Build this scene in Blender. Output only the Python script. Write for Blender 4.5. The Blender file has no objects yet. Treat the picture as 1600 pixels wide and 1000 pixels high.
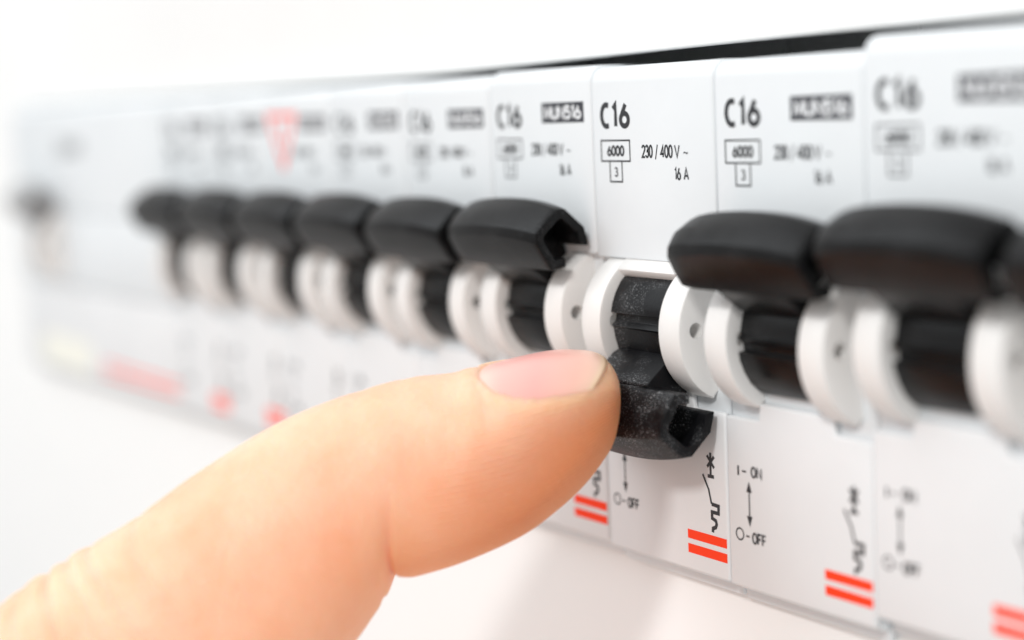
import bpy, bmesh, math, random
from mathutils import Vector, Matrix, noise

MM = 0.001                       # everything below is drawn in millimetres, built in metres
scene = bpy.context.scene
COL = scene.collection

# ------------------------------------------------------------------ camera
cam_data = bpy.data.cameras.new('camera')
cam_data.sensor_width = 36.0
cam_data.lens = 61.95
cam_data.clip_start = 0.005
cam_data.clip_end = 20.0
cam_data.dof.use_dof = True
cam_data.dof.focus_distance = 0.1542
cam_data.dof.aperture_fstop = 10.8
cam = bpy.data.objects.new('camera', cam_data)
COL.objects.link(cam)
RT, UP, BK = Vector((0.53874, 0.84127, -0.04499)), Vector((-0.07879, 0.10348, 0.99151)), Vector((0.83878, -0.53062, 0.12203))
CAM = Vector((133.2515, -93.9355, -2.8998))
m = Matrix((RT, UP, BK)).transposed().to_4x4()
m.translation = CAM * MM
cam.matrix_world = m
scene.camera = cam

# ------------------------------------------------------------------ light
world = bpy.data.worlds.new('World')
scene.world = world
world.use_nodes = True
bg = world.node_tree.nodes['Background']
bg.inputs['Color'].default_value = (1.0, 0.99, 0.975, 1)
bg.inputs['Strength'].default_value = 0.66


def softbox(name, direction, target, dist, size, power, color):
    ld = bpy.data.lights.new(name, 'AREA')
    ld.shape = 'SQUARE'
    ld.size = size * MM
    ld.energy = power
    ld.color = color
    o = bpy.data.objects.new(name, ld)
    COL.objects.link(o)
    d = Vector(direction).normalized()
    o.location = (Vector(target) + d * dist) * MM
    o.rotation_euler = d.to_track_quat('Z', 'Y').to_euler()
    return o


softbox('key_softbox', (0.43, -0.66, 0.57), (4, -4, -26), 620, 80, 1.85, (1.0, 0.985, 0.965))
softbox('overhead_softbox', (-0.50, -0.56, 0.66), (-40, -10, -25), 700, 600, 2.75, (0.90, 0.955, 1.0))

scene.view_settings.view_transform = 'Standard'
scene.view_settings.look = 'None'
scene.view_settings.gamma = 1.0
scene.view_settings.exposure = 0.0
scene.view_settings.use_curve_mapping = False
scene.cycles.use_denoising = True
scene.cycles.max_bounces = 12
scene.cycles.diffuse_bounces = 6


# ------------------------------------------------------------------ materials
def new_mat(name):
    mt = bpy.data.materials.new(name)
    mt.use_nodes = True
    nt = mt.node_tree
    return mt, nt, nt.nodes['Principled BSDF']


def nd(nt, typ, **kw):
    n = nt.nodes.new(typ)
    for k, v in kw.items():
        if k in n.inputs:
            n.inputs[k].default_value = v
        else:
            setattr(n, k, v)
    return n


def ramp(nt, fac, stops):
    r = nt.nodes.new('ShaderNodeValToRGB')
    el = r.color_ramp.elements
    el[0].position, el[0].color = stops[0]
    el[1].position, el[1].color = stops[-1]
    for p, c in stops[1:-1]:
        e = el.new(p)
        e.color = c
    nt.links.new(fac, r.inputs['Fac'])
    return r


def plastic(name, col, rough, grain=1400.0, bump=0.00002, var=0.02, dust=0.0, spec=0.5, sss=0.0, specks=0.0):
    mt, nt, b = new_mat(name)
    L = nt.links.new
    tc = nd(nt, 'ShaderNodeTexCoord')
    n1 = nd(nt, 'ShaderNodeTexNoise', Scale=90.0, Detail=4.0, Roughness=0.6)
    L(tc.outputs['Object'], n1.inputs['Vector'])
    lo = tuple(c * (1 - var) for c in col) + (1,)
    hi = tuple(min(1, c * (1 + var)) for c in col) + (1,)
    r = ramp(nt, n1.outputs['Fac'], [(0.3, lo), (0.7, hi)])
    colour = r.outputs['Color']
    rr = nd(nt, 'ShaderNodeMapRange')
    rr.inputs['To Min'].default_value = rough * 0.88
    rr.inputs['To Max'].default_value = rough * 1.12
    L(n1.outputs['Fac'], rr.inputs['Value'])
    L(rr.outputs['Result'], b.inputs['Roughness'])
    if specks > 0:
        v = nd(nt, 'ShaderNodeTexVoronoi', Scale=190.0)
        L(tc.outputs['Object'], v.inputs['Vector'])
        sd = ramp(nt, v.outputs['Distance'], [(0.018, (1, 1, 1, 1)), (0.034, (0, 0, 0, 1))])
        sm = ramp(nt, n1.outputs['Fac'], [(0.52, (0, 0, 0, 1)), (0.62, (1, 1, 1, 1))])
        ml = nd(nt, 'ShaderNodeMath', operation='MULTIPLY')
        L(sd.outputs['Color'], ml.inputs[0])
        L(sm.outputs['Color'], ml.inputs[1])
        m2 = nd(nt, 'ShaderNodeMath', operation='MULTIPLY')
        L(ml.outputs[0], m2.inputs[0])
        m2.inputs[1].default_value = specks
        mx = nd(nt, 'ShaderNodeMixRGB')
        L(m2.outputs[0], mx.inputs['Fac'])
        L(colour, mx.inputs['Color1'])
        mx.inputs['Color2'].default_value = (0.30, 0.27, 0.24, 1)
        colour = mx.outputs['Color']
    if dust > 0:
        # fine pale lint specks, thicker in some patches than in others
        v = nd(nt, 'ShaderNodeTexNoise', Scale=6800.0, Detail=2.0, Roughness=0.7)
        L(tc.outputs['Object'], v.inputs['Vector'])
        v2 = nd(nt, 'ShaderNodeTexNoise', Scale=260.0, Detail=3.0, Roughness=0.6)
        L(tc.outputs['Object'], v2.inputs['Vector'])
        s1 = ramp(nt, v.outputs['Fac'], [(0.56, (0, 0, 0, 1)), (0.72, (1, 1, 1, 1))])
        s2 = ramp(nt, v2.outputs['Fac'], [(0.40, (0, 0, 0, 1)), (0.66, (1, 1, 1, 1))])
        mul = nd(nt, 'ShaderNodeMath', operation='MULTIPLY')
        L(s1.outputs['Color'], mul.inputs[0])
        L(s2.outputs['Color'], mul.inputs[1])
        film = nd(nt, 'ShaderNodeMath', operation='MULTIPLY_ADD')
        L(s2.outputs['Color'], film.inputs[0])
        film.inputs[1].default_value = 0.03
        L(mul.outputs[0], film.inputs[2])
        sc = nd(nt, 'ShaderNodeMath', operation='MULTIPLY')
        sc.use_clamp = True
        L(film.outputs[0], sc.inputs[0])
        sc.inputs[1].default_value = dust
        mx = nd(nt, 'ShaderNodeMixRGB')
        L(sc.outputs[0], mx.inputs['Fac'])
        L(colour, mx.inputs['Color1'])
        mx.inputs['Color2'].default_value = (0.62, 0.64, 0.66, 1)
        colour = mx.outputs['Color']
    L(colour, b.inputs['Base Color'])
    n2 = nd(nt, 'ShaderNodeTexNoise', Scale=grain, Detail=3.0)
    L(tc.outputs['Object'], n2.inputs['Vector'])
    bp = nd(nt, 'ShaderNodeBump', Strength=0.35, Distance=bump)
    L(n2.outputs['Fac'], bp.inputs['Height'])
    L(bp.outputs['Normal'], b.inputs['Normal'])
    b.inputs['Specular IOR Level'].default_value = spec
    if sss:
        b.inputs['Subsurface Weight'].default_value = sss
        b.inputs['Subsurface Radius'].default_value = (1.0, 0.9, 0.8)
        b.inputs['Subsurface Scale'].default_value = 0.0006
    return mt


M_FACE = plastic('white_housing_plastic', (0.735, 0.765, 0.785), 0.42, var=0.022, specks=0.5)
M_LOW = plastic('white_cover_plastic', (0.755, 0.765, 0.775), 0.42, var=0.022, specks=0.5)
M_COLLAR = plastic('ivory_collar_plastic', (0.81, 0.80, 0.785), 0.38, var=0.02, specks=0.35)
M_BLACK = plastic('black_toggle_plastic', (0.0045, 0.0045, 0.005), 0.32, grain=3000, bump=0.00004, var=0.15, dust=0.12, spec=0.16)
M_BLACKDUST = plastic('dusty_black_plastic', (0.005, 0.005, 0.006), 0.40, grain=3000, bump=0.00006, var=0.15, dust=0.75, spec=0.16)
M_PANEL = plastic('white_panel_paint', (0.88, 0.885, 0.88), 0.5, var=0.006)
M_DARK = plastic('grey_interior_paint', (0.06, 0.06, 0.06), 0.6)
M_INK = plastic('black_print', (0.02, 0.022, 0.026), 0.5, var=0.1)
M_INKBOX = plastic('grey_black_print', (0.03, 0.032, 0.042), 0.5, var=0.1)
M_RED = plastic('orange_red_print', (0.98, 0.055, 0.012), 0.6, var=0.03, spec=0.2)
M_PALE = plastic('white_print', (0.72, 0.74, 0.76), 0.5)
M_YELLOW = plastic('yellow_print', (0.86, 0.855, 0.77), 0.5)
M_GREYLEVER = plastic('grey_toggle_plastic', (0.38, 0.385, 0.39), 0.45)


def skin_material():
    mt, nt, b = new_mat('skin')
    L = nt.links.new
    tc = nd(nt, 'ShaderNodeTexCoord')
    uv = nd(nt, 'ShaderNodeUVMap')
    uv.uv_map = 'finger'
    n1 = nd(nt, 'ShaderNodeTexNoise', Scale=130.0, Detail=4.0, Roughness=0.6)
    L(tc.outputs['Object'], n1.inputs['Vector'])
    r = ramp(nt, n1.outputs['Fac'], [(0.28, (0.88, 0.46, 0.29, 1)), (0.5, (0.915, 0.55, 0.38, 1)), (0.72, (0.93, 0.63, 0.46, 1))])
    # redder flesh at pressed tip and pad; the underside's orange glow is painted in too
    col = nd(nt, 'ShaderNodeVertexColor')
    col.layer_name = 'flush_glow'
    mx = nd(nt, 'ShaderNodeMixRGB')
    L(col.outputs['Color'], mx.inputs['Fac'])
    L(r.outputs['Color'], mx.inputs['Color1'])
    mx.inputs['Color2'].default_value = (0.99, 0.33, 0.12, 1)
    L(mx.outputs['Color'], b.inputs['Base Color'])
    b.inputs['Roughness'].default_value = 0.52
    b.inputs['Specular IOR Level'].default_value = 0.38
    b.inputs['Subsurface Weight'].default_value = 0.62
    b.inputs['Subsurface Radius'].default_value = (1.0, 0.42, 0.22)
    b.inputs['Subsurface Scale'].default_value = 0.0056
    # papillary ridges (only where the uv map says pad) + fine skin grain
    wv = nd(nt, 'ShaderNodeTexWave', wave_type='BANDS', bands_direction='Y')
    wv.inputs['Scale'].default_value = 0.66
    wv.inputs['Distortion'].default_value = 1.6
    wv.inputs['Detail'].default_value = 1.0
    wv.inputs['Detail Scale'].default_value = 0.35
    L(uv.outputs['UV'], wv.inputs['Vector'])
    pad = nd(nt, 'ShaderNodeVertexColor')
    pad.layer_name = 'pad'
    ml = nd(nt, 'ShaderNodeMath', operation='MULTIPLY')
    L(wv.outputs['Fac'], ml.inputs[0])
    L(pad.outputs['Color'], ml.inputs[1])
    # grooves between the ridges are a touch redder
    mg = nd(nt, 'ShaderNodeMixRGB')
    sc = nd(nt, 'ShaderNodeMath', operation='MULTIPLY')
    L(ml.outputs[0], sc.inputs[0])
    sc.inputs[1].default_value = 0.34
    L(sc.outputs[0], mg.inputs['Fac'])
    L(mx.outputs['Color'], mg.inputs['Color1'])
    mg.inputs['Color2'].default_value = (0.80, 0.22, 0.10, 1)
    L(mg.outputs['Color'], b.inputs['Base Color'])
    n2 = nd(nt, 'ShaderNodeTexVoronoi', Scale=1700.0)
    L(tc.outputs['Object'], n2.inputs['Vector'])
    n3 = nd(nt, 'ShaderNodeTexNoise', Scale=700.0, Detail=4.0)
    L(tc.outputs['Object'], n3.inputs['Vector'])
    b1 = nd(nt, 'ShaderNodeBump', Strength=0.9, Distance=0.00034)
    L(ml.outputs[0], b1.inputs['Height'])
    b2 = nd(nt, 'ShaderNodeBump', Strength=0.5, Distance=0.00013)
    L(n2.outputs['Distance'], b2.inputs['Height'])
    L(b1.outputs['Normal'], b2.inputs['Normal'])
    b3 = nd(nt, 'ShaderNodeBump', Strength=0.4, Distance=0.0001)
    L(n3.outputs['Fac'], b3.inputs['Height'])
    L(b2.outputs['Normal'], b3.inputs['Normal'])
    L(b3.outputs['Normal'], b.inputs['Normal'])
    return mt


def nail_material():
    mt, nt, b = new_mat('fingernail')
    L = nt.links.new
    uv = nd(nt, 'ShaderNodeUVMap')
    uv.uv_map = 'finger'
    sp = nd(nt, 'ShaderNodeSeparateXYZ')
    L(uv.outputs['UV'], sp.inputs[0])
    r = ramp(nt, sp.outputs['X'], [(0.0, (0.92, 0.60, 0.36, 1)), (0.03, (0.92, 0.68, 0.48, 1)), (0.08, (0.89, 0.58, 0.45, 1)), (0.22, (0.87, 0.50, 0.41, 1)),
                                   (0.55, (0.84, 0.42, 0.38, 1)), (0.82, (0.86, 0.47, 0.42, 1)), (1.0, (0.88, 0.60, 0.51, 1))])
    L(r.outputs['Color'], b.inputs['Base Color'])
    b.inputs['Roughness'].default_value = 0.33
    b.inputs['Subsurface Weight'].default_value = 0.0
    b.inputs['Subsurface Radius'].default_value = (1.0, 0.5, 0.4)
    b.inputs['Subsurface Scale'].default_value = 0.0012
    wv = nd(nt, 'ShaderNodeTexWave', wave_type='BANDS', bands_direction='Y')
    wv.inputs['Scale'].default_value = 5.0
    wv.inputs['Distortion'].default_value = 2.0
    L(uv.outputs['UV'], wv.inputs['Vector'])
    bp = nd(nt, 'ShaderNodeBump', Strength=0.10, Distance=0.00003)
    L(wv.outputs['Fac'], bp.inputs['Height'])
    L(bp.outputs['Normal'], b.inputs['Normal'])
    return mt


M_SKIN = skin_material()
M_NAIL = nail_material()


# ------------------------------------------------------------------ helpers
def mesh_from(name, verts, faces, mat, smooth=35):
    me = bpy.data.meshes.new(name)
    me.from_pydata([(x * MM, y * MM, z * MM) for x, y, z in verts], [], faces)
    me.materials.append(mat)
    bm = bmesh.new()
    bm.from_mesh(me)
    bmesh.ops.recalc_face_normals(bm, faces=bm.faces)
    bm.to_mesh(me)
    bm.free()
    if smooth:
        me.shade_smooth()
        me.set_sharp_from_angle(angle=math.radians(smooth))
    return me


def bevel_mesh(me, width, segs=2, angle=25, test=None, smooth=35):
    bm = bmesh.new()
    bm.from_mesh(me)
    es = []
    for e in bm.edges:
        if len(e.link_faces) == 2 and e.calc_face_angle(0) > math.radians(angle):
            if test is None or test(e):
                es.append(e)
    bmesh.ops.bevel(bm, geom=es, offset=width * MM, segments=segs, profile=0.5, affect='EDGES', clamp_overlap=True)
    bmesh.ops.recalc_face_normals(bm, faces=bm.faces)
    bm.to_mesh(me)
    bm.free()
    me.shade_smooth()
    me.set_sharp_from_angle(angle=math.radians(smooth))
    return me


def prism_x(profile, x0, x1):
    n = len(profile)
    v = [(x0, y, z) for y, z in profile] + [(x1, y, z) for y, z in profile]
    f = [tuple(range(n)), tuple(range(2 * n - 1, n - 1, -1))]
    f += [(i, (i + 1) % n, n + (i + 1) % n, n + i) for i in range(n)]
    return v, f


def prism_y(profile, y0, y1):
    n = len(profile)
    v = [(x, y0, z) for x, z in profile] + [(x, y1, z) for x, z in profile]
    f = [tuple(range(n)), tuple(range(2 * n - 1, n - 1, -1))]
    f += [(i, (i + 1) % n, n + (i + 1) % n, n + i) for i in range(n)]
    return v, f


def join(*parts):
    V, F = [], []
    for v, f in parts:
        o = len(V)
        V += v
        F += [tuple(i + o for i in q) for q in f]
    return V, F


def box(x0, x1, y0, y1, z0, z1):
    return prism_y([(x0, z0), (x1, z0), (x1, z1), (x0, z1)], y0, y1)


def link(name, me, parent=None):
    o = bpy.data.objects.new(name, me)
    COL.objects.link(o)
    if parent:
        o.parent = parent
    return o


def tag(o, label, cat, group=None):
    o['label'] = label
    o['category'] = cat
    if group:
        o['group'] = group
    return o


# ------------------------------------------------------------------ stroke lettering
def arc(cx, cy, rx, ry, a0, a1, n=14):
    return [(cx + rx * math.cos(math.radians(a0 + (a1 - a0) * i / n)), cy + ry * math.sin(math.radians(a0 + (a1 - a0) * i / n))) for i in range(n + 1)]


def glyph(ch):
    """list of (polyline, closed); height 1, returns also the advance width"""
    W = 0.44
    h = W / 2
    if ch in '0O':
        return [(arc(h, .5, h, .5, 90, 450, 24)[:-1], True)], W
    if ch == 'C':
        return [([(W * .92, .97)] + arc(W * .62, .5, W * .62, .5, 92, 268, 20) + [(W * .92, .03)], False)], W * .92
    if ch == '1':
        return [([(0, .80), (.14, 1), (.14, 0)], False)], .16
    if ch == '2':
        return [(arc(h, .74, h, .26, 170, -30, 12) + [(0, 0), (W, 0)], False)], W
    if ch == '3':
        return [(arc(h * .9, .76, h * .85, .24, 160, -80, 12) + arc(h * .9, .27, h, .27, 80, -160, 12), False)], W
    if ch == '4':
        return [([(W * .75, 0), (W * .75, 1), (0, .28), (W, .28)], False)], W
    if ch == '5':
        return [([(W * .9, 1), (.08, 1), (.03, .55)] + arc(h * .9, .32, h, .32, 110, -150, 14), False)], W
    if ch == '6':
        return [(arc(h, .29, h, .29, 90, 450, 22)[:-1], True), ([(W * .66, 1), (.03, .42)], False)], W
    if ch == '8':
        return [(arc(h, .26, h, .26, 90, 450, 20)[:-1], True), (arc(h, .76, h * .85, .24, 90, 450, 20)[:-1], True)], W
    if ch == 'A':
        return [([(0, 0), (h, 1), (W, 0)], False), ([(W * .2, .32), (W * .8, .32)], False)], W
    if ch == 'V':
        return [([(0, 1), (h, 0), (W, 1)], False)], W
    if ch == 'F':
        return [([(W * .8, 1), (0, 1), (0, 0)], False), ([(0, .52), (W * .7, .52)], False)], W * .8
    if ch == 'N':
        return [([(0, 0), (0, 1), (W, 0), (W, 1)], False)], W
    if ch == 'M':
        return [([(0, 0), (0.04, 1), (h * 1.2, .2), (W * 1.12, 1), (W * 1.2, 0)], False)], W * 1.2
    if ch == 'U':
        return [([(0, 1), (0, .3)] + arc(h, .28, h, .28, 180, 360, 10) + [(W, 1)], False)], W
    if ch == 'B':
        return [([(0, 0), (0, 1)] + arc(h * .7, .77, h * .9, .23, 90, -90, 8) + arc(h * .7, .27, h * 1.2, .27, 90, -90, 8), True)], W
    if ch == 'I':
        return [([(0, 0), (0, 1)], False)], .05
    if ch == '-':
        return [([(0, .48), (.24, .48)], False)], .24
    if ch == '/':
        return [([(0, -.1), (.2, 1.05)], False)], .2
    if ch == '~':
        return [([(0, .42), (.08, .52), (.16, .5), (.26, .42), (.34, .42), (.42, .52)], False)], .42
    return [], .22


def ribbon(pts, closed, w):
    """mitred flat stroke in the xz plane -> verts2d, faces"""
    P = [Vector((p[0], p[1])) for p in pts]
    n = len(P)
    Lf, Rt = [], []
    for i in range(n):
        a = P[(i - 1) % n] if (closed or i > 0) else None
        c = P[(i + 1) % n] if (closed or i < n - 1) else None
        d1 = (P[i] - a).normalized() if a is not None and (P[i] - a).length > 1e-9 else None
        d2 = (c - P[i]).normalized() if c is not None and (c - P[i]).length > 1e-9 else None
        if d1 is None:
            d1 = d2
        if d2 is None:
            d2 = d1
        n1 = Vector((-d1.y, d1.x))
        n2 = Vector((-d2.y, d2.x))
        mt = (n1 + n2)
        if mt.length < 1e-6:
            mt = n1.copy()
        mt.normalize()
        k = min(1.9, 1.0 / max(0.3, mt.dot(n1)))
        Lf.append(P[i] + mt * (w / 2 * k))
        Rt.append(P[i] - mt * (w / 2 * k))
    V = [(p.x, p.y) for p in Lf] + [(p.x, p.y) for p in Rt]
    F = []
    for i in range(n if closed else n - 1):
        j = (i + 1) % n
        F.append((i, j, n + j, n + i))
    return V, F


PRINT = 0.02                      # ink thickness above the plastic


def print_mesh(name, strokes, ysurf, mat):
    """strokes: list of (points, closed, width) -> one flat ink mesh on the plane y = ysurf"""
    V, F = [], []
    for k, (pts, closed, w) in enumerate(strokes):
        v, f = ribbon(pts, closed, w)
        o = len(V)
        V += [(x, ysurf - PRINT - 0.0006 * k, z) for x, z in v]
        F += [tuple(i + o for i in q) for q in f]
    return mesh_from(name, V, F, mat, smooth=0)


def text_strokes(txt, x0, x1, z0, z1, stroke, gap=0.14):
    out, pen = [], 0.0
    H = z1 - z0
    items = []
    for ch in txt:
        g, adv = glyph(ch)
        items.append((g, pen))
        pen += adv + (gap if ch != ' ' else 0.0)
    total = max(pen - gap, 1e-6)
    sx = (x1 - x0 - stroke) / total
    for g, px in items:
        for pts, closed in g:
            out.append(([(x0 + stroke / 2 + (px + x) * sx, z0 + stroke / 2 + z * (H - stroke)) for x, z in pts], closed, stroke))
    return out


def frame_strokes(x0, x1, z0, z1, w):
    return [([(x0, z0), (x1, z0), (x1, z1), (x0, z1)], True, w)]


# ------------------------------------------------------------------ the setting: cover panel and what lies behind it
PITCH = 17.7
ROW0, ROW1 = -10 * PITCH, 4 * PITCH        # row from the residual current device to the last breaker


def build_cover():
    # front cover of the enclosure with the slot the devices stick out of; it sits a little askew on the row
    X0, X1, Z0, Z1, Y0, Y1 = -620, 330, -300, 260, 2.6, 4.8
    hx0, hx1 = ROW0 - 1.2, ROW1 + 1.2
    outer = [(X0, Z0), (X1, Z0), (X1, Z1), (30, Z1), (-34, Z1), (-110, Z1), (X0, Z1)]
    inner = [(hx0, -45.15), (hx1, -45.15), (hx1, 1.8), (30, 1.55), (-34, 0.55), (-110, 0.35), (hx0, 0.35)]     # the slot is cut slightly askew
    n = len(outer)
    V = [(x, Y0, z) for x, z in outer + inner] + [(x, Y1, z) for x, z in outer + inner]
    F = []
    for i in range(n):
        j = (i + 1) % n
        F.append((i, j, n + j, n + i))
        F.append((2 * n + i, 3 * n + i, 3 * n + j, 2 * n + j))
        F.append((i, 2 * n + i, 2 * n + j, j))
        F.append((n + i, n + j, 3 * n + j, 3 * n + i))
    me = mesh_from('cover', V, F, M_PANEL, smooth=0)
    bevel_mesh(me, 0.2, 3)
    o = link('wall_cover_panel', me)
    o['kind'] = 'structure'
    back = mesh_from('back', *join(box(ROW0 - 60, ROW1 + 60, 66, 68, -130, 90), box(ROW0 - 60, ROW1 + 60, 7.4, 66, 88, 90),
                                   box(ROW0 - 60, ROW1 + 60, 7.4, 66, -130, -128), box(ROW0 - 62, ROW0 - 60, 7.4, 68, -130, 90),
                                   box(ROW1 + 60, ROW1 + 62, 7.4, 68, -130, 90)), M_DARK, smooth=0)
    ob = link('wall_box_interior', back)
    ob['kind'] = 'structure'


build_cover()


# ------------------------------------------------------------------ breaker meshes (local x from 0 to PITCH)
G = 0.05                          # half the joint between neighbours


def body_mesh(width, mat=M_FACE):
    prof = [(0, -17.25), (0, -1.5)]
    prof += [(1.5 - 1.5 * math.cos(a), -1.5 + 1.5 * math.sin(a)) for a in [math.radians(15 * i) for i in range(1, 7)]]
    prof += [(24, 0), (24, 19), (62, 19), (62, -66), (24, -66), (24, -44.9), (2.5, -44.9), (2.5, -46.2), (1.9, -46.2), (1.7, -45.2), (1.25, -45.2), (0.85, -44.8), (0.85, -17.6)]
    v, f = prism_x(prof, G, width - G)
    me = mesh_from('body', v, f, mat)
    s = MM

    def front_side(e):
        a, b = e.verts
        return abs(a.co.x - b.co.x) < 1e-7 and max(a.co.y, b.co.y) < 25 * s
    return bevel_mesh(me, 0.30, 3, 25, front_side)


def lower_cover_mesh(width, tabs=True):
    a, b = G, width - G
    if tabs:
        prof = [(a, -44.75), (b, -44.75), (b, -29.95), (13.45, -29.95), (13.25, -28.45), (4.45, -28.45), (4.25, -29.95), (a, -29.95)]
    else:
        prof = [(a, -44.75), (b, -44.75), (b, -29.95), (a, -29.95)]
    v, f = prism_y(prof, 0.2, 0.85 - 0.003)
    me = mesh_from('lower_cover', v, f, M_LOW)
    return bevel_mesh(me, 0.28, 3, 25)


CY, CZ, CR = 2.17, -23.1, 5.4     # collar circle in the yz plane
HY, HZ, HR = -1.40, -22.8, 0.68   # pivot hole


def collar_mesh(x0, x1):
    N = 64
    yb = 0.84

    def outline(shrink):
        pts = []
        for i in range(N):
            a = 2 * math.pi * i / N
            dy, dz = math.cos(a), math.sin(a)

            def inside(t):
                y, z = HY + dy * t, HZ + dz * t
                rz = CR * 1.13 - shrink
                return ((y - CY) / (CR - shrink)) ** 2 + ((z - CZ) / rz) ** 2 < 1 and y < yb
            lo, hi = 0.0, 14.0
            for _ in range(40):
                md = (lo + hi) / 2
                lo, hi = (md, hi) if inside(md) else (lo, md)
            pts.append((HY + dy * lo, HZ + dz * lo))
        return pts
    hole = [(HY + HR * math.cos(2 * math.pi * i / N), HZ + HR * math.sin(2 * math.pi * i / N)) for i in range(N)]
    o0, o1, o2 = outline(0.28), outline(0.08), outline(0.0)
    rings = [(x1, hole), (x1, o0), (x1 - 0.08, o1), (x1 - 0.28, o2), (x0 + 0.28, o2), (x0 + 0.08, o1), (x0, o0), (x0, hole)]
    V, F = [], []
    for x, ring in rings:
        V += [(x, y, z) for y, z in ring]
    R = len(rings)
    for k in range(R):
        for i in range(N):
            j = (i + 1) % N
            F.append((k * N + i, k * N + j, ((k + 1) % R) * N + j, ((k + 1) % R) * N + i))
    return mesh_from('collar', V, F, M_COLLAR, smooth=28)


def lip_mesh():
    me = mesh_from('lip', *prism_x([(0.3, -17.15), (-0.14, -17.55), (-0.74, -17.98), (-0.98, -18.2), (-0.25, -18.9), (0.4, -18.9)], 4.2, 13.4), M_COLLAR)
    return bevel_mesh(me, 0.18, 2, 20)


ZM = -22.95                       # toggles swing about this height


def flipz(v):
    return [(x, y, 2 * ZM - z) for x, y, z in v]


def lever_mesh(down, mat):
    st = [1.0, 1.25, 1.8, 2.7, 4.0, 5.5, 7.2, 8.9, 10.6, 12.3, 13.8, 15.0, 16.0, 16.8]
    V, F = [], []
    n = 20
    for x0 in st:
        x = 0.72 + (x0 - 1.0) * 16.4 / 15.8
        b = 1 - abs((x - 8.9) / 8.2) ** 2.4
        e = max(0.0, (3.1 - x) / 2.4) ** 2.2 * 0.6; g = 0.26 * max(0.0, 13.0 - x) / 12.0       # the closed end is rounded off
        O = [(-3.1, -18.35), (-4.7 + .2 * e, -18.55 + .3 * e), (-5.52 - .25 * b - .1 * g + e * .4, -17.25 + .3 * b - .5 * g + .2 * e), (-6.35 - .5 * b + e * .6, -15.95 + .6 * b), (-6.3 - .45 * b + e * .6, -15.0 + .6 * b - .2 * e),
             (-5.12 - .32 * b - g + e * .3, -13.97 + .75 * b + .8 * g - .4 * e), (-3.95 - .2 * b, -12.95 + .9 * b - .6 * e), (-3.0, -12.95 + .85 * b - .6 * e), (-0.9, -14.75), (-0.42, -16.5)]
        I = [(-3.1, -17.5), (-4.25, -17.6), (-4.85 - .2 * b + e * .2, -16.67 + .25 * b), (-5.45 - .4 * b + e * .3, -15.75 + .5 * b), (-5.4 - .35 * b + e * .3, -15.3 + .5 * b),
             (-4.52 - .17 * b + e * .2, -14.57 + .6 * b - .2 * e), (-3.65, -13.85 + .7 * b - .4 * e), (-3.3, -13.85 + .7 * b - .4 * e), (-1.7, -15.15), (-1.3, -16.45)]
        V += [(x, y, z) for y, z in O + I[::-1]]
    for k in range(len(st) - 1):
        for i in range(n):
            j = (i + 1) % n
            F.append((k * n + i, k * n + j, (k + 1) * n + j, (k + 1) * n + i))
    for k in (0, len(st) - 1):
        for i in range(9):
            F.append((k * n + i, k * n + i + 1, k * n + n - 2 - i, k * n + n - 1 - i))
    me = mesh_from('lever', [(x, y, z - 0.35) for x, y, z in flipz(V)] if down else V, F, mat)
    # longitudinal corners and the open rim are rounded
    bevel_mesh(me, 0.12, 2, 18)
    web = prism_x([(-3.0, -18.2), (-4.5, -18.0), (-6.0, -15.6), (-5.9, -14.9), (-3.7, -13.0), (-3.1, -13.0), (-1.3, -14.9), (-1.0, -16.4)], 4.7, 12.95)
    neck = prism_x([(0.2, -21.2), (-1.95, -20.35), (-4.45, -18.4), (-4.0, -16.8), (-1.2, -16.2), (-0.3, -16.6), (0.3, -18.3)], 4.75, 12.9)
    v2, f2 = join(web, neck)
    if down:
        v2 = flipz(v2)
    me2 = mesh_from('lever_web', v2, f2, mat)
    bevel_mesh(me2, 0.15, 2, 24)
    bm = bmesh.new()
    bm.from_mesh(me)
    bm.from_mesh(me2)
    bm.to_mesh(me)
    bm.free()
    bpy.data.meshes.remove(me2)
    me.shade_smooth()
    me.set_sharp_from_angle(angle=math.radians(35))
    return me


def barrel_mesh(down, mat):
    P = [(0.84, -18.2), (0.1, -18.55), (-0.75, -19.3), (-1.4, -20.3), (-1.82, -21.3), (-1.95, -22.0), (-1.35, -22.12), (-1.45, -22.75), (-1.98, -23.2),
         (-1.72, -23.38), (-1.62, -24.2), (-1.3, -25.3), (-0.75, -26.4), (0.0, -27.4), (0.84, -28.2)]
    if not down:
        P = [(y, 2 * ZM - z) for y, z in P]
    v, f = prism_x(P, 4.56, 13.09)
    me = mesh_from('barrel', v, f, mat, smooth=30)
    return bevel_mesh(me, 0.07, 2, 40, smooth=30)


ME = dict(body=body_mesh(PITCH), low=lower_cover_mesh(PITCH), col_a=collar_mesh(1.58, 4.55), col_b=collar_mesh(13.1, 16.1), lip=lip_mesh(),
          lever_up=lever_mesh(False, M_BLACK), barrel_up=barrel_mesh(False, M_BLACK),
          lever_dn=lever_mesh(True, M_BLACKDUST), barrel_dn=barrel_mesh(True, M_BLACKDUST))

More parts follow.
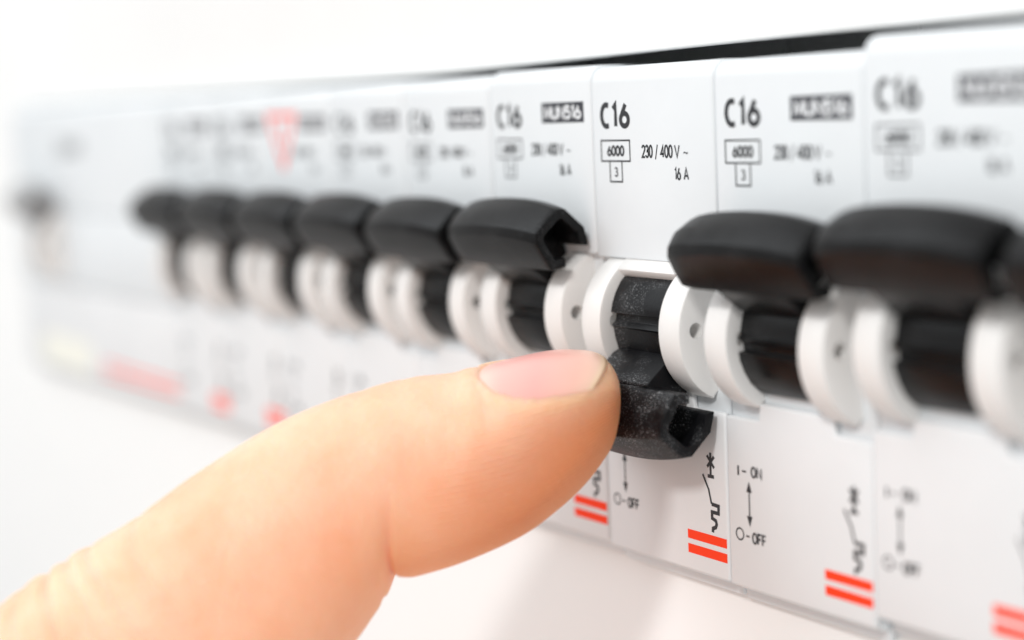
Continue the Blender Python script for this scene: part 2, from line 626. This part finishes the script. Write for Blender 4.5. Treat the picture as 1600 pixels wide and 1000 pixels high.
YU, YL = 0.0, 0.2                 # label plane above, cover plane below
ME['rating'] = print_mesh('rating', text_strokes('C16', 1.36, 5.9, -5.62, -3.2, 0.48, gap=0.26), YU, M_INK)
ME['capacity_box'] = print_mesh('capacity_box', frame_strokes(1.36, 5.72, -8.52, -6.66, 0.15) + [([(2.62, -8.52), (2.62, -10.38), (4.46, -10.38), (4.46, -8.52)], False, 0.15)], YU, M_INK)
ME['capacity_text'] = print_mesh('capacity_text', text_strokes('6000', 2.25, 4.9, -8.1, -7.08, 0.22) + text_strokes('3', 3.3, 3.85, -9.95, -9.05, 0.14), YU, M_INK)
ME['voltage'] = print_mesh('voltage', text_strokes('230', 7.45, 9.1, -8.25, -7.05, 0.19) + text_strokes('/', 9.4, 9.85, -8.3, -7.05, 0.13) +
                           text_strokes('400', 10.15, 11.95, -8.25, -7.05, 0.19) + text_strokes('V', 12.15, 12.95, -8.25, -7.05, 0.17) +
                           text_strokes('~', 13.4, 14.1, -8.25, -7.25, 0.11), YU, M_INK)
ME['current'] = print_mesh('current', text_strokes('16', 12.1, 13.0, -10.15, -9.0, 0.18, gap=.2) + text_strokes('A', 13.35, 14.1, -10.15, -9.0, 0.18), YU, M_INK)
ME['type_plate'] = mesh_from('type_plate', *box(9.5, 16.45, YU - PRINT, YU, -5.16, -3.25), M_INKBOX, smooth=0)
ME['type_text'] = print_mesh('type_text', text_strokes('MUN516', 9.85, 16.1, -4.88, -3.52, 0.30), YU - PRINT, M_PALE)
ME['on_text'] = print_mesh('on_text', text_strokes('I', 1.42, 1.58, -35.05, -34.0, 0.22) + text_strokes('-', 1.95, 2.65, -35.0, -34.0, 0.15) +
                           text_strokes('ON', 3.15, 4.6, -34.95, -33.92, 0.19), YL, M_INK)
ME['off_text'] = print_mesh('off_text', [(arc(1.53, -40.05, 0.48, 0.5, 0, 360, 28)[:-1], True, 0.14)] + text_strokes('-', 2.25, 2.85, -40.55, -39.6, 0.15) +
                            text_strokes('OFF', 3.1, 4.95, -40.65, -39.6, 0.19), YL, M_INK)


def arrow_mesh():
    v, f = ribbon([(2.87, -38.7), (2.87, -35.8)], False, 0.16)
    V = [(x, YL - PRINT, z) for x, z in v]
    F = list(f)
    for zt, zb in ((-35.3, -36.25), (-39.25, -38.3)):
        o = len(V)
        V += [(2.87, YL - PRINT - .001, zt), (2.52, YL - PRINT - .001, zb), (3.22, YL - PRINT - .001, zb)]
        F.append((o, o + 1, o + 2))
    return mesh_from('arrow', V, F, M_INK, smooth=0)


ME['arrow'] = arrow_mesh()
SW = 0.24
ME['symbol'] = print_mesh('symbol', [([(15.53, -33.65), (15.5, -35.8)], False, 0.28), ([(15.05, -33.95), (16.0, -34.95)], False, 0.28), ([(16.03, -33.95), (15.05, -34.95)], False, 0.28),
                                     ([(15.08, -35.75), (15.95, -35.75)], False, 0.32), ([(14.4, -35.7), (15.16, -36.95), (15.5, -38.2)], False, 0.22),
                                     ([(15.5, -38.2), (16.45, -38.25), (16.42, -38.9), (15.52, -38.9), (15.52, -39.45), (16.02, -39.6), (16.12, -39.9), (15.98, -40.2), (15.6, -40.35), (15.56, -40.7)], False, 0.34)], YL, M_INK)
ME['stripe_a'] = mesh_from('stripe_a', *box(12.03, 17.42, YL - PRINT, YL, -41.82, -41.0), M_RED, smooth=0)
ME['stripe_b'] = mesh_from('stripe_b', *box(12.03, 17.42, YL - PRINT, YL, -43.12, -42.3), M_RED, smooth=0)
ME['triangle'] = print_mesh('triangle', [([(0.6, -3.2), (8.4, -3.2), (4.5, -9.6)], True, 0.6), ([(4.5, -4.3), (4.5, -6.6)], False, 0.5)], YU, M_RED)


def breaker(i, label, dz=0.0, dy=0.0, down=False, plate=True, triangle=False):
    root = bpy.data.objects.new('circuit_breaker', None)
    COL.objects.link(root)
    root.empty_display_size = 0.005
    root.location = ((i - 1) * PITCH * MM, dy * MM, dz * MM)
    tag(root, label, 'circuit breaker', 'circuit breakers side by side in the row')
    body = link('housing', ME['body'], root)
    link('toggle_lip', ME['lip'], body)
    low = link('lower_cover', ME['low'], root)
    link('collar', ME['col_a'], root)
    link('collar', ME['col_b'], root)
    lv = link('toggle', ME['lever_dn' if down else 'lever_up'], root)
    if down:
        lv['label'] = 'dusty black toggle pushed down'
    link('toggle_barrel', ME['barrel_dn' if down else 'barrel_up'], lv)
    if triangle:
        link('red_triangle', ME['triangle'], root)
    else:
        link('rating_text', ME['rating'], root)
        bx = link('capacity_box', ME['capacity_box'], root)
        link('capacity_text', ME['capacity_text'], bx)
    link('voltage_text', ME['voltage'], root)
    link('current_text', ME['current'], root)
    if plate:
        tp = link('type_plate', ME['type_plate'], root)
        link('type_text', ME['type_text'], tp)
    link('on_text', ME['on_text'], low)
    link('off_text', ME['off_text'], low)
    link('arrow', ME['arrow'], low)
    link('switch_symbol', ME['symbol'], low)
    link('red_stripe', ME['stripe_a'], low)
    link('red_stripe', ME['stripe_b'], low)
    return root


breaker(1, 'white circuit breaker with its black toggle pushed down by the fingertip', down=True, plate=False)
breaker(2, 'white breaker with toggle up and a clear I-ON arrow, adjoining the switched-off breaker', dz=-0.10)
breaker(3, 'slightly raised white breaker with toggle up, second from the switched-off breaker, away from the finger', dz=0.92, dy=-0.1)
breaker(4, 'white breaker with toggle up at the end of the row opposite the wide device', dz=0.55)
breaker(0, 'white breaker with toggle up whose lower front is hidden behind the fingertip', dz=0.22)
breaker(-1, 'white breaker with toggle up, second from the switched-off breaker towards the red triangle', dz=-0.05)
breaker(-2, 'white breaker with toggle up between the red-triangle breaker and one lettered C16', dz=0.05)
breaker(-3, 'white breaker with toggle up and a red triangle printed on its upper face', triangle=True)
breaker(-4, 'white breaker with toggle up next to the red-triangle breaker on the wide device side', dz=0.05)
breaker(-5, 'white breaker with toggle up standing against the wide residual current device')


# ------------------------------------------------------------------ wide device at the far end of the row
def wide_device():
    w = 4 * PITCH
    root = bpy.data.objects.new('residual_current_device', None)
    COL.objects.link(root)
    root.empty_display_size = 0.005
    root.location = (ROW0 * MM, 0, 0)
    tag(root, 'wide white residual current device with one small grey toggle and a pale sticker', 'circuit breaker')
    link('housing', body_mesh(w), root)
    link('lower_cover', lower_cover_mesh(w, tabs=False), root)
    mid = mesh_from('mid', *box(G, w - G, 0.05, 0.84, -29.7, -17.5), M_FACE)
    link('middle_panel', bevel_mesh(mid, 0.2, 2), root)
    for k in ('col_a', 'col_b'):
        c = link('collar', ME[k], root)
        c.location.x = 13.0 * MM
        c.scale.x = 0.6
    lv = link('toggle', lever_mesh(False, M_GREYLEVER), root)
    lv.location.x = 13.0 * MM
    lv.scale.x = 0.6
    link('toggle_barrel', barrel_mesh(False, M_GREYLEVER), lv)
    link('red_stripe', mesh_from('wide_stripe', *box(39, 70.4, YL - PRINT, YL, -41.5, -41.0), M_RED, smooth=0), root)
    link('red_stripe', mesh_from('wide_stripe', *box(39, 70.4, YL - PRINT, YL, -43.0, -42.5), M_RED, smooth=0), root)
    link('yellow_sticker', mesh_from('sticker', *box(8, 33, YL - PRINT, YL, -43.8, -38.5), M_YELLOW, smooth=0), root)
    link('rating_text', print_mesh('wide_text', text_strokes('230/400V', 24, 36, -8.2, -5.6, 0.3), YU, M_INK), root)
    return root


wide_device()

# ------------------------------------------------------------------ the finger (and the hand it belongs to)
# stations along the finger: back-of-finger point, pad point (mm) and half width across
STN = [
    (11.18, -6.12, -27.56,  11.35, -6.26, -29.31,  2.0),
    (11.18, -6.28, -26.64,  11.51, -6.64, -30.47,  4.0),
    (10.97, -6.89, -25.42,  11.66, -7.37, -32.25,  5.8),
    (10.67, -8.11, -24.53,  11.64, -8.72, -33.85,  6.9),
    (10.09, -9.69, -24.13,  11.34, -10.32, -35.49,  7.6),
    (9.24, -11.76, -24.03,  10.73, -12.45, -37.26,  8.1),
    (7.86, -14.79, -24.47,  9.67, -15.31, -39.14,  8.4),
    (6.46, -18.13, -25.26,  8.40, -18.57, -40.49,  8.4),
    (5.43, -20.36, -25.43,  7.14, -21.35, -41.46,  8.4),
    (4.34, -22.86, -25.52,  5.95, -24.13, -42.08,  8.5),
    (3.57, -24.91, -25.84,  5.43, -25.69, -42.06,  8.6),
    (2.81, -26.97, -26.32,  5.49, -26.66, -43.36,  8.7),
    (1.34, -31.09, -27.53,  5.64, -28.30, -44.93,  8.9),
    (0.12, -35.31, -29.33,  5.92, -30.10, -46.53,  9.1),
    (-1.55, -40.48, -32.15,  5.59, -33.13, -49.24,  9.4),
    (-3.14, -45.63, -35.40,  4.60, -37.17, -51.86,  9.7),
    (-4.76, -50.64, -37.87,  3.26, -41.86, -54.81,  10.0),
    (-5.78, -54.73, -40.41,  1.69, -46.97, -58.05,  10.0),
    (-6.69, -58.87, -44.02,  0.20, -52.06, -61.75,  9.8),
    (-7.21, -62.64, -48.61,  -1.23, -57.11, -65.64,  9.4),
    (-8.21, -68.05, -57.07,  -2.47, -62.30, -71.47,  9.2),
    (-9.14, -73.44, -65.90,  -3.53, -67.62, -79.20,  9.4),
    (-10.01, -78.81, -75.08,  -4.20, -72.56, -87.82,  10.0),
]
TIP = Vector((11.31, -6.05, -28.44))
ACROSS = BK                       # sideways direction of the finger, thumb side

# arc length of the stations
cen = [Vector(((a + d) / 2, (b + e) / 2, (c + f) / 2)) for a, b, c, d, e, f, w in STN]
arcl = [0.35]
for i in range(1, len(cen)):
    arcl.append(arcl[-1] + (cen[i] - cen[i - 1]).length)


def station(s):
    """interpolated (top, bottom, halfwidth) at arc length s"""
    n = len(STN)
    k = 0
    while k < n - 2 and s > arcl[k + 1]:
        k += 1
    t = min(1.0, max(0.0, (s - arcl[k]) / (arcl[k + 1] - arcl[k])))

    def cr(j):
        p0, p1, p2, p3 = STN[max(k - 1, 0)][j], STN[k][j], STN[k + 1][j], STN[min(k + 2, n - 1)][j]
        h = arcl[k + 1] - arcl[k]
        m1 = (p2 - p0) / (arcl[k + 1] - arcl[max(k - 1, 0)]) * h
        m2 = (p3 - p1) / (arcl[min(k + 2, n - 1)] - arcl[k]) * h
        return ((2 * t**3 - 3 * t**2 + 1) * p1 + (t**3 - 2 * t**2 + t) * m1 + (-2 * t**3 + 3 * t**2) * p2 + (t**3 - t**2) * m2)
    q = [cr(j) for j in range(7)]
    return Vector(q[0:3]), Vector(q[3:6]), q[6]


NAIL0 = 20.0                      # degrees: the nail looks a little towards the thumb side
NAIL_D, NAIL_P = 1.75, 13.3       # free edge and cuticle along the finger


def nail_span(s):
    u = min(1.0, max(0.0, (s - NAIL_D) / (NAIL_P - NAIL_D)))
    return 46.0 * math.sqrt(max(0.0, 1 - u ** 3.0))


def s_from_tip(s):
    return s


def surf(s, th_deg, extra=0.0, fold=True):
    T, B, w = station(s)
    c = (T + B) / 2
    N = (T - B) / 2
    th = math.radians(th_deg)
    ct, st = math.cos(th), math.sin(th)
    ex = 2.25
    r = (abs(ct) ** ex + abs(st) ** ex) ** (-1 / ex)
    p = c + N * (ct * r) + ACROSS * (w * st * r)
    nrm = (p - c).normalized()
    d = extra
    if fold:
        a = (th_deg - NAIL0 + 180) % 360 - 180
        sp = nail_span(s)
        # bed of the nail and the fold of skin round it
        if s < NAIL_P + 3:
            if NAIL_D < s < NAIL_P:
                over = abs(a) - sp
                if over < 0:
                    d -= 0.13 * min(1.0, -over / 6.0)
                else:
                    d += 0.30 * math.exp(-((over - 6) / 7.0) ** 2) * min(1.0, (s - NAIL_D) / 3.0)
            elif s >= NAIL_P:
                d += 0.30 * math.exp(-((s - NAIL_P - 0.8) / 1.1) ** 2) * math.exp(-(a / 42.0) ** 2)
        # creases on the pad side of the last joint, and wrinkles over the middle joint
        palm = (th_deg % 360)
        wp = math.exp(-((palm - 172) / 52.0) ** 2)
        wob = 0.5 * math.sin(math.radians(palm * 3.0))
        d -= 0.75 * wp * math.exp(-((s - S_DIP - wob * 0.6) / 0.42) ** 2)
        d -= 0.25 * wp * math.exp(-((s - S_DIP - 2.6 + wob) / 0.5) ** 2)
        back = math.exp(-((((palm + 180) % 360) - 180 - 20) / 55.0) ** 2)
        for k, (ds, dep) in enumerate(((-6.0, .35), (-2.2, .45), (0.4, .3), (3.2, .5), (6.0, .3))):
            d -= dep * back * math.exp(-((s - S_PIP - ds - 0.9 * math.sin(math.radians(palm * 2 + 70 * k))) / 0.5) ** 2)
        d -= 0.10 * back * math.exp(-((s - S_DIP + 1.5 - wob) / 0.6) ** 2)
        d -= 0.10 * back * math.exp(-((s - S_DIP - 1.6 - wob) / 0.6) ** 2)
    # soft unevenness of flesh
    q = p * 0.09
    d += 0.16 * noise.noise(q) + 0.05 * noise.noise(q * 3.1)
    return p + nrm * d


S_DIP = arcl[10]
S_PIP = arcl[16] - 1.0


def build_finger():
    total = arcl[-1]
    ss = []
    s = arcl[0]
    while s < total:
        ss.append(s)
        s += 0.22 if s < 14 else (0.33 if s < 75 else 1.2)
    NT = 112
    V, F, uv, flush_glow, pad = [], [], [], [], []
    V.append(TIP)
    uv.append((0, 0)); flush_glow.append(0.35); pad.append(0.6)
    for s in ss:
        for i in range(NT):
            th = 360.0 * i / NT
            p = surf(s, th)
            V.append(p)
            uv.append((s, th * 0.14 + s * 0.10))
            palm = math.exp(-((th - 155) / 68.0) ** 2)
            fl = 0.66 * palm * math.exp(-((s - 6) / 12.0) ** 2) + 0.45 * math.exp(-(s / 2.5) ** 2)
            fl += 0.16 * palm * math.exp(-((s - S_DIP) / 4.0) ** 2) + 0.44 * palm  # last term paints the warm underside glow along the whole finger
            fl += 0.26 * math.exp(-((s - 2.5) / 5.0) ** 2) * max(0.0, min(1.0, (th - 55) / 40.0)) * max(0.0, min(1.0, (320 - th) / 40.0))
            flush_glow.append(min(0.92, fl))
            pad.append(max(0.0, min(1.0, (th - 62) / 35.0)) * max(0.0, min(1.0, (310 - th) / 30.0)) * max(0.0, min(1.0, (19 - s) / 9.0)))
    R = len(ss)
    for i in range(NT):
        F.append((0, 1 + i, 1 + (i + 1) % NT))
    for k in range(R - 1):
        for i in range(NT):
            j = (i + 1) % NT
            F.append((1 + k * NT + i, 1 + (k + 1) * NT + i, 1 + (k + 1) * NT + j, 1 + k * NT + j))
    F.append(tuple(1 + (R - 1) * NT + i for i in range(NT)))
    return V, F, uv, flush_glow, pad


def build_hand_rest():
    """folded fingers, thumb, palm and wrist behind the pointing finger (mm)"""
    M = Vector((-7.1, -75.7, -81.5))
    lat = -ACROSS
    wr = Vector((-0.10, -0.80, -0.59)).normalized()        # towards the wrist
    wr = (wr - lat * wr.dot(lat)).normalized()
    dn = wr.cross(lat).normalized()
    if dn.z < 0:
        dn = -dn                                            # back of the hand
    fw = -wr
    caps = []

    def chain(pts):
        for (p, r), (q, t) in zip(pts[:-1], pts[1:]):
            caps.append((p, r, q, t))
    for k in range(4):
        mc = M + lat * (19.5 * k) + wr * (1.5 * k * k * 0.6)
        chain([(mc, 11.0 - .5 * k), (M + lat * (12 + 12 * k) + wr * 70 - dn * 2, 13.0)])
        chain([(mc + wr * 10 - dn * 9, 10.5), (M + lat * (12 + 12 * k) + wr * 66 - dn * 9, 13.0)])
        if k > 0:
            ln = (1.0, 1.0, 0.94, 0.78)[k]
            a = mc + (fw * 14 - dn * 38) * ln
            b = a + (wr * 25 - dn * 4) * ln
            c = b + (wr * 4 + dn * 17) * ln
            chain([(mc, 10.2), (a, 9.4), (b, 8.4), (c, 7.2)])
    q = Vector((-5.4, -65.2, -64.3))
    chain([(q, 6.6), ((q + M) / 2, 9.0), (M, 12.0)])              # root of the pointing finger
    tb = M + lat * 4 + wr * 56 - dn * 12
    t1 = M - lat * 16 + wr * 26 - dn * 24
    t2 = M - lat * 8 + fw * 2 - dn * 34
    t3 = M + lat * 10 + fw * 16 - dn * 34
    chain([(tb, 14.5), (t1, 11.5), (t2, 9.6), (t3, 8.0)])
    chain([(M + lat * 30 + wr * 70 - dn * 5, 24.0), (M + lat * 30 + wr * 100 - dn * 6, 23.0), (M + lat * 31 + wr * 190 - dn * 8, 31.0)])
    unit = bmesh.new()
    bmesh.ops.create_icosphere(unit, subdivisions=3, radius=1.0)
    ball = [v.co.copy() for v in unit.verts]
    unit.free()
    HV, HF = [], []
    for p, r, q, t in caps:
        bm = bmesh.new()
        for c, rad in ((p, r), (q, t)):
            for d in ball:
                bm.verts.new(c + d * rad)
        bmesh.ops.convex_hull(bm, input=list(bm.verts))
        bmesh.ops.delete(bm, geom=[v for v in bm.verts if not v.link_faces], context='VERTS')
        bm.verts.index_update()
        o = len(HV)
        HV += [tuple(v.co) for v in bm.verts]
        HF += [tuple(v.index + o for v in f.verts) for f in bm.faces]
        bm.free()
    me = bpy.data.meshes.new('hand_rest')
    me.from_pydata(HV, [], HF)
    ob = bpy.data.objects.new('hand_rest', me)
    COL.objects.link(ob)
    rm = ob.modifiers.new('r', 'REMESH')
    rm.mode = 'VOXEL'
    rm.voxel_size = 1.6
    sm = ob.modifiers.new('s', 'SMOOTH')
    sm.iterations = 12
    sm.factor = 0.6
    dg = bpy.context.evaluated_depsgraph_get()
    ev = ob.evaluated_get(dg).to_mesh()
    V = [v.co.copy() for v in ev.vertices]
    F = [tuple(p.vertices) for p in ev.polygons]
    bpy.data.objects.remove(ob)
    return V, F


def build_person():
    def dressed(name, V, F, uv, flush_glow, pad):
        me = mesh_from(name, [tuple(v) for v in V], F, M_SKIN, smooth=0)
        ul = me.uv_layers.new(name='finger')
        for lp in me.loops:
            ul.data[lp.index].uv = uv[lp.vertex_index]
        for nm, vals in (('flush_glow', flush_glow), ('pad', pad)):
            at = me.color_attributes.new(nm, 'FLOAT_COLOR', 'POINT')
            for i, v in enumerate(vals):
                at.data[i].color = (v, v, v, 1)
        ob = bpy.data.objects.new(name, me)
        COL.objects.link(ob)
        return ob
    fo = dressed('finger_mesh', *build_finger())
    HV, HF = build_hand_rest()
    ho = dressed('hand_mesh', HV, HF, [(0, 0)] * len(HV), [0.2] * len(HV), [0.0] * len(HV))
    # weld both into one continuous skin and soften the joint
    bo = fo.modifiers.new('weld', 'BOOLEAN')
    bo.operation = 'UNION'
    bo.solver = 'EXACT'
    bo.object = ho
    me = bpy.data.meshes.new_from_object(fo.evaluated_get(bpy.context.evaluated_depsgraph_get()))
    bpy.data.objects.remove(fo)
    bpy.data.objects.remove(ho)
    bm = bmesh.new()
    bm.from_mesh(me)
    c0 = Vector((-6.6, -72.5, -76.5)) * MM
    near = [v for v in bm.verts if (v.co - c0).length < 17 * MM]
    lf, lp = bm.verts.layers.float_color['flush_glow'], bm.verts.layers.float_color['pad']
    for v in near:
        v[lf] = (0.2, 0.2, 0.2, 1)
        v[lp] = (0, 0, 0, 1)
    for _ in range(40):
        bmesh.ops.smooth_vert(bm, verts=near, factor=0.5, use_axis_x=True, use_axis_y=True, use_axis_z=True)
    bm.to_mesh(me)
    bm.free()
    me.materials.clear()
    me.materials.append(M_SKIN)
    me.shade_smooth()
    h = link('person_hand', me)
    tag(h, 'bare hand with outstretched index finger pressing a toggle down', 'hand')
    # fingernail
    NU, NV = 44, 40
    NVv, NF, nuv = [], [], []
    for a in range(NU + 1):
        u = a / NU
        for b in range(NV + 1):
            v = -1 + 2 * b / NV
            s0 = NAIL_D + 1.7 * abs(v) ** 2.2
            s = s0 + (NAIL_P - s0) * u
            th = NAIL0 + v * nail_span(max(s, NAIL_D)) * 1.01
            lift = 0.06 + 0.08 * math.exp(-((s - s0) / 1.2) ** 2) - 0.16 * max(0, u - .9) / .1 - 0.12 * max(0.0, abs(v) - .88) / .12
            NVv.append(surf(s, th, extra=lift, fold=False))
            nuv.append((u, v))
    for a in range(NU):
        for b in range(NV):
            i = a * (NV + 1) + b
            NF.append((i, i + 1, i + NV + 2, i + NV + 1))
    nm = mesh_from('nail', [tuple(v) for v in NVv], NF, M_NAIL, smooth=0)
    nm.shade_smooth()
    ul = nm.uv_layers.new(name='finger')
    for lp in nm.loops:
        ul.data[lp.index].uv = nuv[lp.vertex_index]
    n = link('fingernail', nm, h)
    # give the plate its thickness, downwards into the bed
    md = n.modifiers.new('thickness', 'SOLIDIFY')
    md.thickness = 0.28 * MM
    md.offset = -1.0
    return h


build_person()
